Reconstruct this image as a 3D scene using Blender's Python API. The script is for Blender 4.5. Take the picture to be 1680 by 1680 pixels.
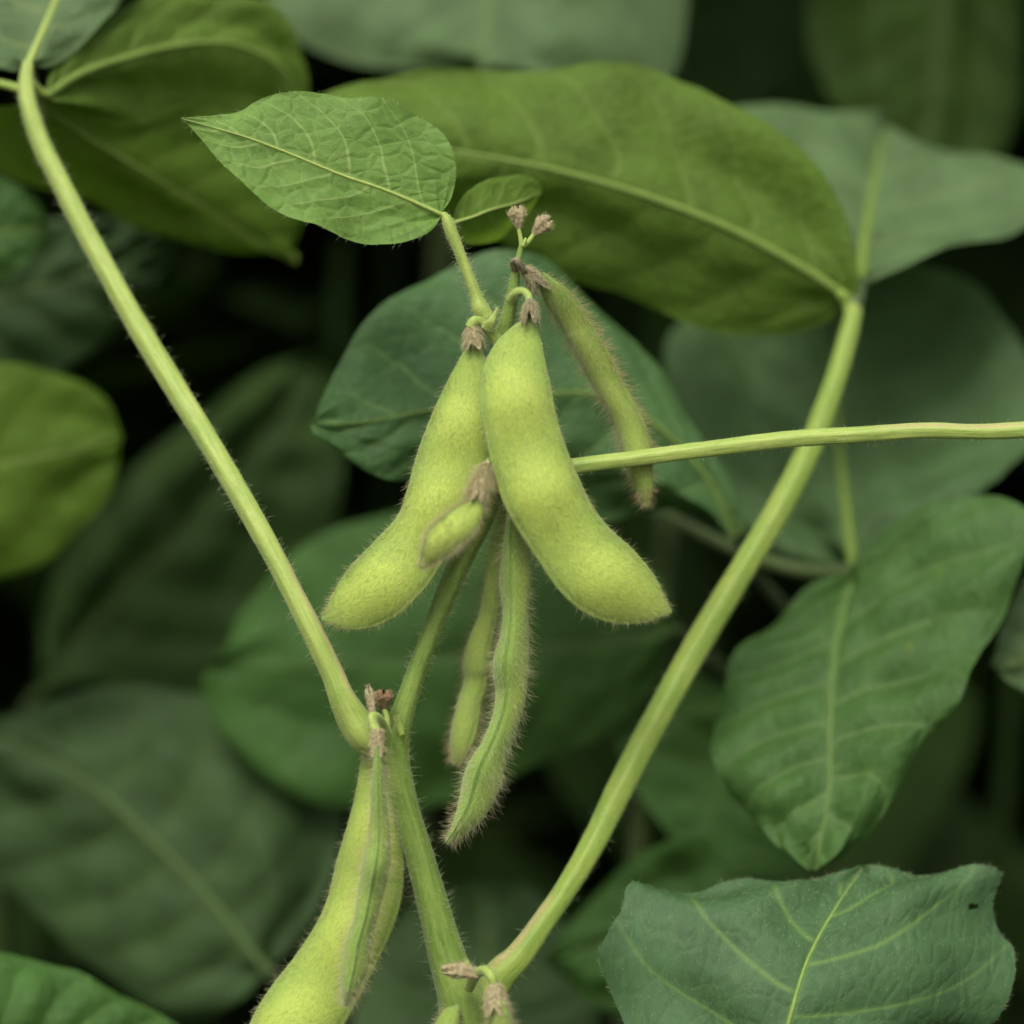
import bpy, math, random
import numpy as np
from mathutils import Vector
rng = np.random.default_rng(7)
random.seed(7)
S = bpy.context.scene
for o in list(bpy.data.objects): bpy.data.objects.remove(o)
COL = S.collection
R = math.radians

# ------------------------------------------------------------------ camera
DIST = 0.45                      # metres to the plane in focus
LENS = 100.0
FW = 36.0 * DIST / LENS          # width of the frame at the plane in focus
PITCH = R(13)
FOC = np.array([0.0, 0.0, 0.62])
fwd = np.array([0, math.cos(PITCH), -math.sin(PITCH)])
upv = np.array([0, math.sin(PITCH), math.cos(PITCH)])
rgt = np.array([1.0, 0, 0])
CAM = FOC - fwd * DIST
cd = bpy.data.cameras.new('camera'); cam = bpy.data.objects.new('camera', cd); COL.objects.link(cam)
cam.location = CAM; cam.rotation_euler = (R(90) - PITCH, 0, 0)
cd.lens = LENS; cd.sensor_width = 36; cd.clip_start = 0.02; cd.clip_end = 600
cd.dof.use_dof = True; cd.dof.focus_distance = DIST; cd.dof.aperture_fstop = 5.6
S.camera = cam
# ------------------------------------------------------------------ light
SUN_EL, SUN_AZ = 62, 200         # azimuth the light comes from, clockwise from +Y
w = bpy.data.worlds.new('World'); S.world = w; w.use_nodes = True
nt = w.node_tree; nt.nodes.clear()
sky = nt.nodes.new('ShaderNodeTexSky'); sky.sky_type = 'NISHITA'; sky.sun_disc = False
sky.sun_elevation = R(SUN_EL); sky.sun_rotation = R(SUN_AZ); sky.dust_density = 6; sky.air_density = 1.0; sky.ozone_density = 0.6
bg = nt.nodes.new('ShaderNodeBackground'); bg.inputs[1].default_value = 0.15
wo = nt.nodes.new('ShaderNodeOutputWorld')
hs = nt.nodes.new('ShaderNodeHueSaturation'); hs.inputs['Saturation'].default_value = 0.35   # overcast: nearly colourless sky
nt.links.new(sky.outputs[0], hs.inputs['Color']); nt.links.new(hs.outputs[0], bg.inputs[0]); nt.links.new(bg.outputs[0], wo.inputs[0])
sd = bpy.data.lights.new('sun', 'SUN'); sd.energy = 1.5; sd.angle = R(30); sd.color = (1.0, 0.96, 0.88)
sun = bpy.data.objects.new('sun', sd); COL.objects.link(sun)
az, el = R(SUN_AZ), R(SUN_EL)
dirn = Vector((math.sin(az) * math.cos(el), math.cos(az) * math.cos(el), math.sin(el)))
sun.rotation_euler = dirn.to_track_quat('Z', 'Y').to_euler()
S.view_settings.view_transform = 'Standard'; S.view_settings.look = 'None'
S.view_settings.exposure = 0.22; S.view_settings.gamma = 1
S.render.engine = 'CYCLES'; S.cycles.max_bounces = 6; S.cycles.diffuse_bounces = 4; S.cycles.transmission_bounces = 4; S.cycles.glossy_bounces = 2
S.render.resolution_x = 1024; S.render.resolution_y = 1024

# ------------------------------------------------------------------ helpers
def P(a):
    """photo pixel (x, y) and depth in cm behind the plane in focus -> world points"""
    a = np.atleast_2d(np.asarray(a, float))
    d = a[:, 2] * 0.01
    k = (DIST + d) / DIST * FW / 1680
    return CAM + fwd * (DIST + d)[:, None] + rgt * ((a[:, 0] - 840) * k)[:, None] + upv * ((840 - a[:, 1]) * k)[:, None]
def px2m(wpx, dcm): return wpx * FW / 1680 * (DIST + dcm * 0.01) / DIST

def spline(pts, n, keys=None):
    """smooth curve through the points, resampled to n samples evenly by arc length"""
    p = np.asarray(pts, float)
    seg = np.sqrt(((p[1:, :2] - p[:-1, :2]) ** 2).sum(1)) + 1e-6
    u = np.concatenate([[0], np.cumsum(seg)])
    m = np.zeros_like(p)
    m[1:-1] = (p[2:] - p[:-2]) / (u[2:] - u[:-2])[:, None]
    m[0] = (p[1] - p[0]) / seg[0]; m[-1] = (p[-1] - p[-2]) / seg[-1]
    us = np.linspace(0, u[-1], max(n * 4, 400))
    i = np.clip(np.searchsorted(u, us, 'right') - 1, 0, len(seg) - 1)
    h = seg[i][:, None]; t = ((us - u[i]) / seg[i])[:, None]
    q = (2*t**3-3*t**2+1)*p[i] + (t**3-2*t**2+t)*h*m[i] + (-2*t**3+3*t**2)*p[i+1] + (t**3-t**2)*h*m[i+1]
    s = np.concatenate([[0], np.cumsum(np.sqrt(((q[1:, :2] - q[:-1, :2]) ** 2).sum(1)))])
    ss = np.linspace(0, s[-1], n)
    return np.stack([np.interp(ss, s, q[:, k]) for k in range(p.shape[1])], 1)

def nz(v): return v / (np.linalg.norm(v, axis=-1, keepdims=True) + 1e-12)

def vnoise(x, y, seed=0):
    """smooth 2-D value noise"""
    r = np.random.default_rng(seed).random((64, 64))
    xi = np.floor(x).astype(int); yi = np.floor(y).astype(int)
    fx = x - xi; fy = y - yi; fx = fx*fx*(3-2*fx); fy = fy*fy*(3-2*fy)
    g = lambda a, b: r[a % 64, b % 64]
    return (g(xi, yi)*(1-fx)+g(xi+1, yi)*fx)*(1-fy) + (g(xi, yi+1)*(1-fx)+g(xi+1, yi+1)*fx)*fy - 0.5

class Geo:
    """collects grids and hairs and links them as one mesh object"""
    def __init__(self): self.V = []; self.L = []; self.T = []; self.M = []; self.n = 0; self.A = {}; self.UV = []
    def add(self, V, F, mat=0, attrs=None, uv=None):
        V = np.asarray(V, float).reshape(-1, 3); F = np.asarray(F, int)
        self.L.append((F + self.n).ravel()); self.T.append(np.full(len(F), F.shape[1])); self.M.append(np.full(len(F), mat))
        k0 = self.n; self.V.append(V); self.n += len(V)
        for a, v in (attrs or {}).items(): self.A.setdefault(a, []).append((k0, np.asarray(v, float).ravel()))
        if uv is not None: self.UV.append((k0, uv))
    def build(self, name, mats, parent=None, origin=None):
        V = np.concatenate(self.V)
        org = np.array(parent_loc(parent)) if origin is None else np.array(origin)
        Vl = V - org
        L = np.concatenate(self.L); T = np.concatenate(self.T); M = np.concatenate(self.M)
        me = bpy.data.meshes.new(name)
        me.vertices.add(len(Vl)); me.vertices.foreach_set('co', Vl.astype(np.float32).ravel())
        me.loops.add(len(L)); me.loops.foreach_set('vertex_index', L.astype(np.int32))
        me.polygons.add(len(T)); st = np.concatenate([[0], np.cumsum(T)[:-1]])
        me.polygons.foreach_set('loop_start', st.astype(np.int32)); me.polygons.foreach_set('loop_total', T.astype(np.int32))
        me.polygons.foreach_set('material_index', M.astype(np.int32))
        me.update(calc_edges=True)
        me.polygons.foreach_set('use_smooth', np.ones(len(T), bool))
        for a, lst in self.A.items():
            at = me.attributes.new(a, 'FLOAT', 'POINT'); arr = np.zeros(len(Vl), np.float32)
            for k0, v in lst: arr[k0:k0+len(v)] = v
            at.data.foreach_set('value', arr)
        if self.UV:
            at = me.attributes.new('luv', 'FLOAT_VECTOR', 'POINT'); arr = np.zeros((len(Vl), 3), np.float32)
            for k0, v in self.UV: arr[k0:k0+len(v), :v.shape[1]] = v
            at.data.foreach_set('vector', arr.ravel())
        for m in (mats if isinstance(mats, (list, tuple)) else [mats]): me.materials.append(m)
        me.validate()
        o = bpy.data.objects.new(name, me); COL.objects.link(o)
        if parent is not None:
            o.parent = parent; o.location = Vector(org) - Vector(parent_loc(parent))
        else: o.location = Vector(org)
        return o
LOC = {}
def parent_loc(p):
    if p is None: return (0, 0, 0)
    v = Vector((0, 0, 0))
    while p is not None: v += p.location; p = p.parent
    return tuple(v)

def grid_faces(n, m, closed=False):
    i = np.arange(n - 1)[:, None]; j = np.arange(m if closed else m - 1)[None, :]
    a = i * m + j; b = i * m + (j + 1) % m; c = (i + 1) * m + (j + 1) % m; d = (i + 1) * m + j
    return np.stack([a, b, c, d], -1).reshape(-1, 4)

def grid_normals(G):
    return nz(np.cross(np.gradient(G, axis=0), np.gradient(G, axis=1)))

def hairs(geo, pts, dirs, lens, rad, mat, droop=0.25, segs=4):
    n = len(pts)
    if n == 0: return
    dirs = nz(dirs); side = nz(np.cross(dirs, rng.normal(size=(n, 3)))); oth = np.cross(dirs, side)
    bend = nz(rng.normal(size=(n, 3))) * 0.28 + np.array([0, 0, -1.0]) * droop
    rings = []
    for k in range(segs + 1):
        t = k / segs
        c = pts + dirs * (lens * t)[:, None] + bend * (lens * t * t * 0.6)[:, None]
        r = rad * (1 - 0.85 * t)
        rings.append(np.stack([c + (side * math.cos(a) + oth * math.sin(a)) * r for a in (0, 2.094, 4.189)], 1))
    V = np.stack(rings, 1)                     # n, segs+1, 3, 3
    f = []
    for k in range(segs):
        for j in range(3): f.append([k*3+j, k*3+(j+1) % 3, (k+1)*3+(j+1) % 3, (k+1)*3+j])
    f = np.array(f); F = (f[None] + (np.arange(n) * (segs + 1) * 3)[:, None, None]).reshape(-1, 4)
    geo.add(V.reshape(-1, 3), F, mat)

# ------------------------------------------------------------------ materials
def mat(name):
    m = bpy.data.materials.new(name); m.use_nodes = True; nt = m.node_tree; nt.nodes.clear()
    return m, nt, (lambda t, **k: _n(nt, t, **k)), nt.links.new
def _n(nt, t, **k):
    n = nt.nodes.new('ShaderNode' + t)
    for a, v in k.items(): setattr(n, a, v)
    return n
def rgb(c): return (c[0], c[1], c[2], 1)
def mixc(N, L, fac, a, b, mode='MIX'):
    x = N('Mix', data_type='RGBA', blend_type=mode)
    for sock, v in ((x.inputs[0], fac), (x.inputs[6], a), (x.inputs[7], b)):
        if hasattr(v, 'links'): L(v, sock)
        elif isinstance(v, (int, float)): sock.default_value = v
        else: sock.default_value = rgb(v)
    return x.outputs[2]
def ramp(N, L, src, p0, p1, v0=0, v1=1):
    r = N('MapRange'); L(src, r.inputs[0]); r.inputs[1].default_value = p0; r.inputs[2].default_value = p1
    r.inputs[3].default_value = v0; r.inputs[4].default_value = v1; return r.outputs[0]
def noise(N, L, vec, scale, detail=3, rough=0.55):
    n = N('TexNoise'); L(vec, n.inputs['Vector']); n.inputs['Scale'].default_value = scale
    n.inputs['Detail'].default_value = detail; n.inputs['Roughness'].default_value = rough; return n.outputs['Fac']

def leaf_mat(name, base, vein, trans, tfac=0.35, rough=0.55, spot=(0.20, 0.22, 0.05), spots=0.3, spec=0.35, net=0.25, bump=0.35):
    m, nt, N, L = mat(name)
    at = N('Attribute', attribute_name='luv'); va = N('Attribute', attribute_name='vein')
    uv = at.outputs['Vector']
    n1 = noise(N, L, uv, 1.1, 4); n2 = noise(N, L, uv, 7, 4, 0.65)
    c = mixc(N, L, ramp(N, L, n1, 0.3, 0.7), [x * 0.74 for x in base], [x * 1.28 for x in base])
    c = mixc(N, L, ramp(N, L, n2, 0.35, 0.75, 0, 0.5), c, [x * 1.7 for x in base])
    n3 = noise(N, L, uv, 2.3, 5, 0.7)
    c = mixc(N, L, ramp(N, L, n3, 0.62, 0.74, 0, spots), c, spot)
    warp = N('VectorMath', operation='ADD'); nn = N('TexNoise'); L(uv, nn.inputs['Vector']); nn.inputs['Scale'].default_value = 3
    sc = N('VectorMath', operation='SCALE'); L(nn.outputs['Color'], sc.inputs[0]); sc.inputs[3].default_value = 0.12
    L(uv, warp.inputs[0]); L(sc.outputs[0], warp.inputs[1])
    vo = N('TexVoronoi', feature='DISTANCE_TO_EDGE'); L(warp.outputs[0], vo.inputs['Vector']); vo.inputs['Scale'].default_value = 3.2
    v2 = N('TexVoronoi', feature='DISTANCE_TO_EDGE'); L(warp.outputs[0], v2.inputs['Vector']); v2.inputs['Scale'].default_value = 11
    e1 = ramp(N, L, vo.outputs['Distance'], 0.0, 0.07, net, 0); e2 = ramp(N, L, v2.outputs['Distance'], 0.0, 0.12, net * 0.5, 0)
    ee = N('Math', operation='MAXIMUM'); L(e1, ee.inputs[0]); L(e2, ee.inputs[1])
    ea = N('Math', operation='MAXIMUM'); L(ee.outputs[0], ea.inputs[0]); L(va.outputs['Fac'], ea.inputs[1])
    c = mixc(N, L, ea.outputs[0], c, vein)
    b = N('Bump'); b.inputs['Strength'].default_value = bump; b.inputs['Distance'].default_value = 0.0004
    hh = N('Math', operation='ADD'); L(ramp(N, L, vo.outputs['Distance'], 0, 0.2), hh.inputs[0]); L(n2, hh.inputs[1])
    L(hh.outputs[0], b.inputs['Height'])
    p = N('BsdfPrincipled'); L(c, p.inputs['Base Color']); p.inputs['Roughness'].default_value = rough
    p.inputs['Specular IOR Level'].default_value = spec; L(b.outputs[0], p.inputs['Normal'])
    tr = N('BsdfTranslucent'); tc = mixc(N, L, ea.outputs[0], trans, [x * 0.5 for x in trans])
    tc = mixc(N, L, ramp(N, L, n1, 0.3, 0.7, 0, 1), [x * 0.75 for x in trans], tc); L(tc, tr.inputs[0])
    mx = N('MixShader'); mx.inputs[0].default_value = tfac; L(p.outputs[0], mx.inputs[1]); L(tr.outputs[0], mx.inputs[2])
    out = N('OutputMaterial'); L(mx.outputs[0], out.inputs[0]); return m

def stem_mat(name, a, b, c2, sss=0.15):
    m, nt, N, L = mat(name)
    at = N('Attribute', attribute_name='luv'); tc = N('TexCoord')
    st = N('VectorMath', operation='MULTIPLY'); L(at.outputs['Vector'], st.inputs[0]); st.inputs[1].default_value = (0.6, 4.5, 1)
    n1 = noise(N, L, st.outputs[0], 2.2, 4); n2 = noise(N, L, tc.outputs['Object'], 900, 4, 0.6); n3 = noise(N, L, at.outputs['Vector'], 1.3, 3)
    c = mixc(N, L, ramp(N, L, n1, 0.32, 0.68), a, b)
    c = mixc(N, L, ramp(N, L, n3, 0.35, 0.7, 0, 0.55), c, c2)
    c = mixc(N, L, ramp(N, L, n2, 0.55, 0.78, 0, 0.3), c, [x * 0.55 for x in a])
    sc = N('Attribute', attribute_name='scar'); n4 = noise(N, L, tc.outputs['Object'], 2600, 3)
    sm = N('Math', operation='MULTIPLY'); L(sc.outputs['Fac'], sm.inputs[0]); L(ramp(N, L, n4, 0.38, 0.5), sm.inputs[1])
    c = mixc(N, L, sm.outputs[0], c, (0.42, 0.32, 0.17))
    bp = N('Bump'); bp.inputs['Strength'].default_value = 0.35; bp.inputs['Distance'].default_value = 0.0003
    hs = N('Math', operation='ADD'); L(n1, hs.inputs[0]); L(n2, hs.inputs[1]); L(hs.outputs[0], bp.inputs['Height'])
    p = N('BsdfPrincipled'); L(c, p.inputs['Base Color']); p.inputs['Roughness'].default_value = 0.5; L(bp.outputs[0], p.inputs['Normal'])
    p.inputs['Subsurface Weight'].default_value = sss; p.inputs['Subsurface Radius'].default_value = (0.6, 1.0, 0.15); p.inputs['Subsurface Scale'].default_value = 0.0012
    p.inputs['Specular IOR Level'].default_value = 0.35; p.inputs['Sheen Weight'].default_value = 0.15
    out = N('OutputMaterial'); L(p.outputs[0], out.inputs[0]); return m

def pod_mat(name, green, yellow, suture, yel=1.0):
    m, nt, N, L = mat(name)
    se = N('Attribute', attribute_name='seed'); su = N('Attribute', attribute_name='suture'); en = N('Attribute', attribute_name='ends')
    tc = N('TexCoord'); o = tc.outputs['Object']
    n1 = noise(N, L, o, 130, 3); n2 = noise(N, L, o, 1500, 3, 0.6)
    f = N('Math', operation='MULTIPLY_ADD'); L(n1, f.inputs[0]); f.inputs[1].default_value = 0.9; L(se.outputs['Fac'], f.inputs[2])
    c = mixc(N, L, ramp(N, L, f.outputs[0], 0.30, 1.15, 0, yel), green, yellow)
    # fine short-fibre mottle along the pod
    at = N('Attribute', attribute_name='luv'); st = N('VectorMath', operation='MULTIPLY'); L(at.outputs['Vector'], st.inputs[0]); st.inputs[1].default_value = (14, 38, 1)
    n3 = noise(N, L, st.outputs[0], 1.0, 4, 0.7)
    c = mixc(N, L, ramp(N, L, n3, 0.45, 0.72, 0, 0.6), c, [x * 0.55 for x in green])
    c = mixc(N, L, ramp(N, L, n2, 0.60, 0.8, 0, 0.25), c, [x * 1.3 for x in yellow])
    c = mixc(N, L, su.outputs['Fac'], c, suture)
    c = mixc(N, L, en.outputs['Fac'], c, [green[0] * 0.85, green[1] * 0.9, green[2] * 1.5])
    bp = N('Bump'); bp.inputs['Strength'].default_value = 0.45; bp.inputs['Distance'].default_value = 0.00025
    hs = N('Math', operation='ADD'); L(n3, hs.inputs[0]); L(n2, hs.inputs[1]); L(hs.outputs[0], bp.inputs['Height'])
    p = N('BsdfPrincipled'); L(c, p.inputs['Base Color']); p.inputs['Roughness'].default_value = 0.6; L(bp.outputs[0], p.inputs['Normal'])
    p.inputs['Subsurface Weight'].default_value = 0.25; p.inputs['Subsurface Radius'].default_value = (0.7, 1.0, 0.12); p.inputs['Subsurface Scale'].default_value = 0.0016
    p.inputs['Specular IOR Level'].default_value = 0.25; p.inputs['Sheen Weight'].default_value = 0.25; p.inputs['Sheen Roughness'].default_value = 0.45
    out = N('OutputMaterial'); L(p.outputs[0], out.inputs[0]); return m

def simple_mat(name, a, b, scale=900, rough=0.7, trans=0.0, bump=0.4):
    m, nt, N, L = mat(name); tc = N('TexCoord')
    n1 = noise(N, L, tc.outputs['Object'], scale, 4, 0.6)
    c = mixc(N, L, ramp(N, L, n1, 0.3, 0.7), a, b)
    p = N('BsdfPrincipled'); L(c, p.inputs['Base Color']); p.inputs['Roughness'].default_value = rough; p.inputs['Specular IOR Level'].default_value = 0.2
    bp = N('Bump'); bp.inputs['Strength'].default_value = bump; bp.inputs['Distance'].default_value = 0.3 / scale; L(n1, bp.inputs['Height']); L(bp.outputs[0], p.inputs['Normal'])
    out = N('OutputMaterial')
    if trans:
        t = N('BsdfTranslucent'); L(c, t.inputs[0]); mx = N('MixShader'); mx.inputs[0].default_value = trans
        L(p.outputs[0], mx.inputs[1]); L(t.outputs[0], mx.inputs[2]); L(mx.outputs[0], out.inputs[0])
    else: L(p.outputs[0], out.inputs[0])
    return m

M = dict(
 young=leaf_mat('leaf_underside_young', (0.130, 0.235, 0.045), (0.30, 0.43, 0.12), (0.20, 0.36, 0.03), 0.32, spots=0.35, net=0.26, spec=0.2, bump=0.4),
 bright=leaf_mat('leaf_bright', (0.098, 0.168, 0.024), (0.21, 0.31, 0.07), (0.22, 0.38, 0.030), 0.40, spec=0.15, rough=0.6, spots=0.3, net=0.12),
 bright2=leaf_mat('leaf_bright_deep', (0.082, 0.148, 0.016), (0.15, 0.22, 0.04), (0.20, 0.36, 0.020), 0.42, spec=0.12, rough=0.6, spots=0.2, net=0.1),
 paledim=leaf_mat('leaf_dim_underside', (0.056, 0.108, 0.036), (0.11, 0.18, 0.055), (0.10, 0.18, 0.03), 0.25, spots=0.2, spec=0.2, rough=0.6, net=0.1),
 pale=leaf_mat('leaf_pale_underside', (0.090, 0.150, 0.058), (0.17, 0.24, 0.085), (0.13, 0.23, 0.03), 0.3, spec=0.2, rough=0.6, spots=0.1, net=0.12),
 dark=leaf_mat('leaf_dark_top', (0.060, 0.132, 0.040), (0.17, 0.27, 0.08), (0.07, 0.18, 0.015), 0.22, rough=0.55, spots=0.6, spot=(0.16, 0.17, 0.06), net=0.12, spec=0.25),
 front=leaf_mat('leaf_bluegreen_top', (0.046, 0.102, 0.036), (0.13, 0.23, 0.055), (0.07, 0.18, 0.02), 0.18, rough=0.6, spots=0.2, net=0.12, spec=0.28, bump=0.28),
 mid=leaf_mat('leaf_mid_green', (0.052, 0.122, 0.026), (0.11, 0.20, 0.05), (0.14, 0.26, 0.012), 0.3, spec=0.18, rough=0.6, spots=0.45, spot=(0.15, 0.19, 0.05), net=0.12),
 mottled=leaf_mat('leaf_mottled_green', (0.054, 0.122, 0.028), (0.15, 0.24, 0.07), (0.14, 0.26, 0.012), 0.3, spots=0.9, spot=(0.17, 0.22, 0.03), spec=0.22, rough=0.55, net=0.16),
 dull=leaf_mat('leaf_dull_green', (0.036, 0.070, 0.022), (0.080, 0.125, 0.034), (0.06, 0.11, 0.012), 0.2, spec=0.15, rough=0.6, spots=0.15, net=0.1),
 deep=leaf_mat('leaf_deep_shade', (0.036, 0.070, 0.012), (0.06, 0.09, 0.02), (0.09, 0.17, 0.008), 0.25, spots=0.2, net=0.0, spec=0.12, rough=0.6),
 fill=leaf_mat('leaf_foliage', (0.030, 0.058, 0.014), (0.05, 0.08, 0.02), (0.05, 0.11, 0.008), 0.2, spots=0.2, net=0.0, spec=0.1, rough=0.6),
)
stem_y = stem_mat('petiole_skin', (0.19, 0.31, 0.045), (0.36, 0.45, 0.095), (0.43, 0.50, 0.13))
stem_g = stem_mat('stem_skin', (0.088, 0.165, 0.016), (0.19, 0.29, 0.045), (0.25, 0.33, 0.065))
stem_r = stem_mat('petiole_green_skin', (0.15, 0.26, 0.032), (0.25, 0.36, 0.055), (0.33, 0.38, 0.07))
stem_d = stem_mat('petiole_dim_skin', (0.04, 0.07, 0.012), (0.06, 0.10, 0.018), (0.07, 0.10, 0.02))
pod_y = pod_mat('pod_skin', (0.23, 0.36, 0.062), (0.40, 0.50, 0.085), (0.23, 0.37, 0.08))
pod_g = pod_mat('pod_skin_green', (0.20, 0.325, 0.055), (0.36, 0.46, 0.09), (0.14, 0.235, 0.045), 0.8)
hair_t = simple_mat('tawny_hair', (0.70, 0.64, 0.36), (0.85, 0.80, 0.52), 300, 0.5, 0.5, 0)
hair_b = simple_mat('brown_hair', (0.62, 0.52, 0.25), (0.80, 0.70, 0.42), 300, 0.5, 0.5, 0)
hair_w = simple_mat('pale_hair', (0.72, 0.76, 0.46), (0.85, 0.88, 0.62), 300, 0.5, 0.5, 0)
hair_s = simple_mat('short_brown_hair', (0.16, 0.16, 0.04), (0.66, 0.66, 0.28), 350, 0.6, 0.2, 0)
rib_b = simple_mat('midrib_bright', (0.13, 0.20, 0.035), (0.17, 0.25, 0.05), 500, .5)
rib_m = simple_mat('midrib_mid_green', (0.085, 0.155, 0.035), (0.12, 0.20, 0.05), 500, .5)
rib_f = simple_mat('midrib_yellow_green', (0.15, 0.24, 0.05), (0.20, 0.30, 0.07), 500, .5)
rib_d = simple_mat('midrib_dark', (0.055, 0.10, 0.028), (0.08, 0.13, 0.035), 500, .5)
dry = simple_mat('dry_calyx', (0.22, 0.165, 0.08), (0.54, 0.48, 0.29), 1600, 0.8, 0.1, 0.8)
dry_d = simple_mat('dry_dark_calyx', (0.060, 0.050, 0.045), (0.34, 0.30, 0.18), 1500, 0.8, 0.05, 0.8)
rust = simple_mat('rusty_dry_bud', (0.10, 0.055, 0.03), (0.30, 0.20, 0.11), 1800, 0.85, 0.1, 0.8)

# ------------------------------------------------------------------ builders
def tag(o, label=None, cat=None, group=None, kind=None):
    for k, v in (('label', label), ('category', cat), ('group', group), ('kind', kind)):
        if v: o[k] = v
    return o
def plant(loc, label, group='soybean plants'):
    o = bpy.data.objects.new('soybean_plant', None); COL.objects.link(o); o.location = loc; o.empty_display_size = 0.02
    return tag(o, label, 'plant', group)

def frames(Cp):
    T = nz(np.gradient(Cp, axis=0)); N = np.zeros_like(T)
    v = np.cross(T[0], fwd); v = v / np.linalg.norm(v); N[0] = v
    for i in range(1, len(T)):
        v = N[i-1] - T[i] * np.dot(N[i-1], T[i]); N[i] = v / np.linalg.norm(v)
    return T, N, np.cross(T, N)

def tube_world(geo, Cp, rad, seg=18, ridges=0, rd=0.08, matidx=0, hair=None, scar=None, ell=1.0, lump=0.0, seed=1):
    T, N, B = frames(Cp); n = len(Cp)
    th = np.linspace(0, 2 * np.pi, seg, endpoint=False)
    s = np.concatenate([[0], np.cumsum(np.linalg.norm(Cp[1:] - Cp[:-1], axis=1))])
    r = rad[:, None] * (1 + rd * (np.cos(ridges * th)[None] if ridges else 0))
    if lump: r = r * (1 + lump * vnoise(s[:, None] * 400 + 0 * th[None], 3 * np.cos(th)[None] + 5 + 0 * s[:, None], seed))
    G = Cp[:, None] + (N[:, None] * np.cos(th)[None, :, None] + B[:, None] * np.sin(th)[None, :, None] * ell) * r[..., None]
    cross = np.abs(((th / (2*np.pi)) * 2) % 2 - 1)
    uv = np.stack([np.repeat(s[:, None] * 100, seg, 1), np.repeat((cross * 1.2)[None], n, 0)], -1).reshape(-1, 2)
    sc = np.zeros((n, seg))
    if scar:
        for t0, t1, ang in scar:
            tt = np.linspace(0, 1, n)
            sc += (np.exp(-np.clip(np.maximum(t0 - tt, tt - t1), 0, None)**2 / 0.0006)[:, None] * np.exp(-((np.angle(np.exp(1j * (th - ang)))) / 0.35) ** 2)[None])
    geo.add(G, grid_faces(n, seg, True), matidx, {'scar': sc}, uv)
    for end in (0, n - 1):      # caps
        k = len(geo.V); c = Cp[end] + T[end] * (rad[end] * 0.5 * (1 if end else -1))
        ring = G[end]; V = np.vstack([ring, c[None]]); F = np.array([[i, (i + 1) % seg, seg] for i in range(seg)])
        geo.add(V, F, matidx, {'scar': np.zeros(seg + 1)}, np.zeros((seg + 1, 2)))
    if hair:
        cnt, ln, hr, hm = hair
        i = rng.integers(2, n - 2, cnt); a = rng.random(cnt) * 2 * np.pi
        nn = N[i] * np.cos(a)[:, None] + B[i] * np.sin(a)[:, None]
        p = Cp[i] + nn * rad[i][:, None] * 0.98 + T[i] * (rng.random(cnt) - .5)[:, None] * (s[-1] / n)
        hairs(geo, p, nn + T[i] * rng.normal(0.25, 0.5, cnt)[:, None] + rng.normal(0, 0.25, (cnt, 3)), ln * (0.15 + 1.1 * rng.random(cnt) ** 1.6), hr, hm, 0.1)
    return G

def tube(pts, n=80, **k):
    """pts rows: x, y, depth cm, width in photo pixels"""
    q = spline(pts, n); Cp = P(q[:, :3]); rad = np.array([px2m(a, b) for a, b in zip(q[:, 3], q[:, 2])]) / 2
    g = k.pop('geo', None) or Geo(); tube_world(g, Cp, rad, **k); return g

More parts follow.
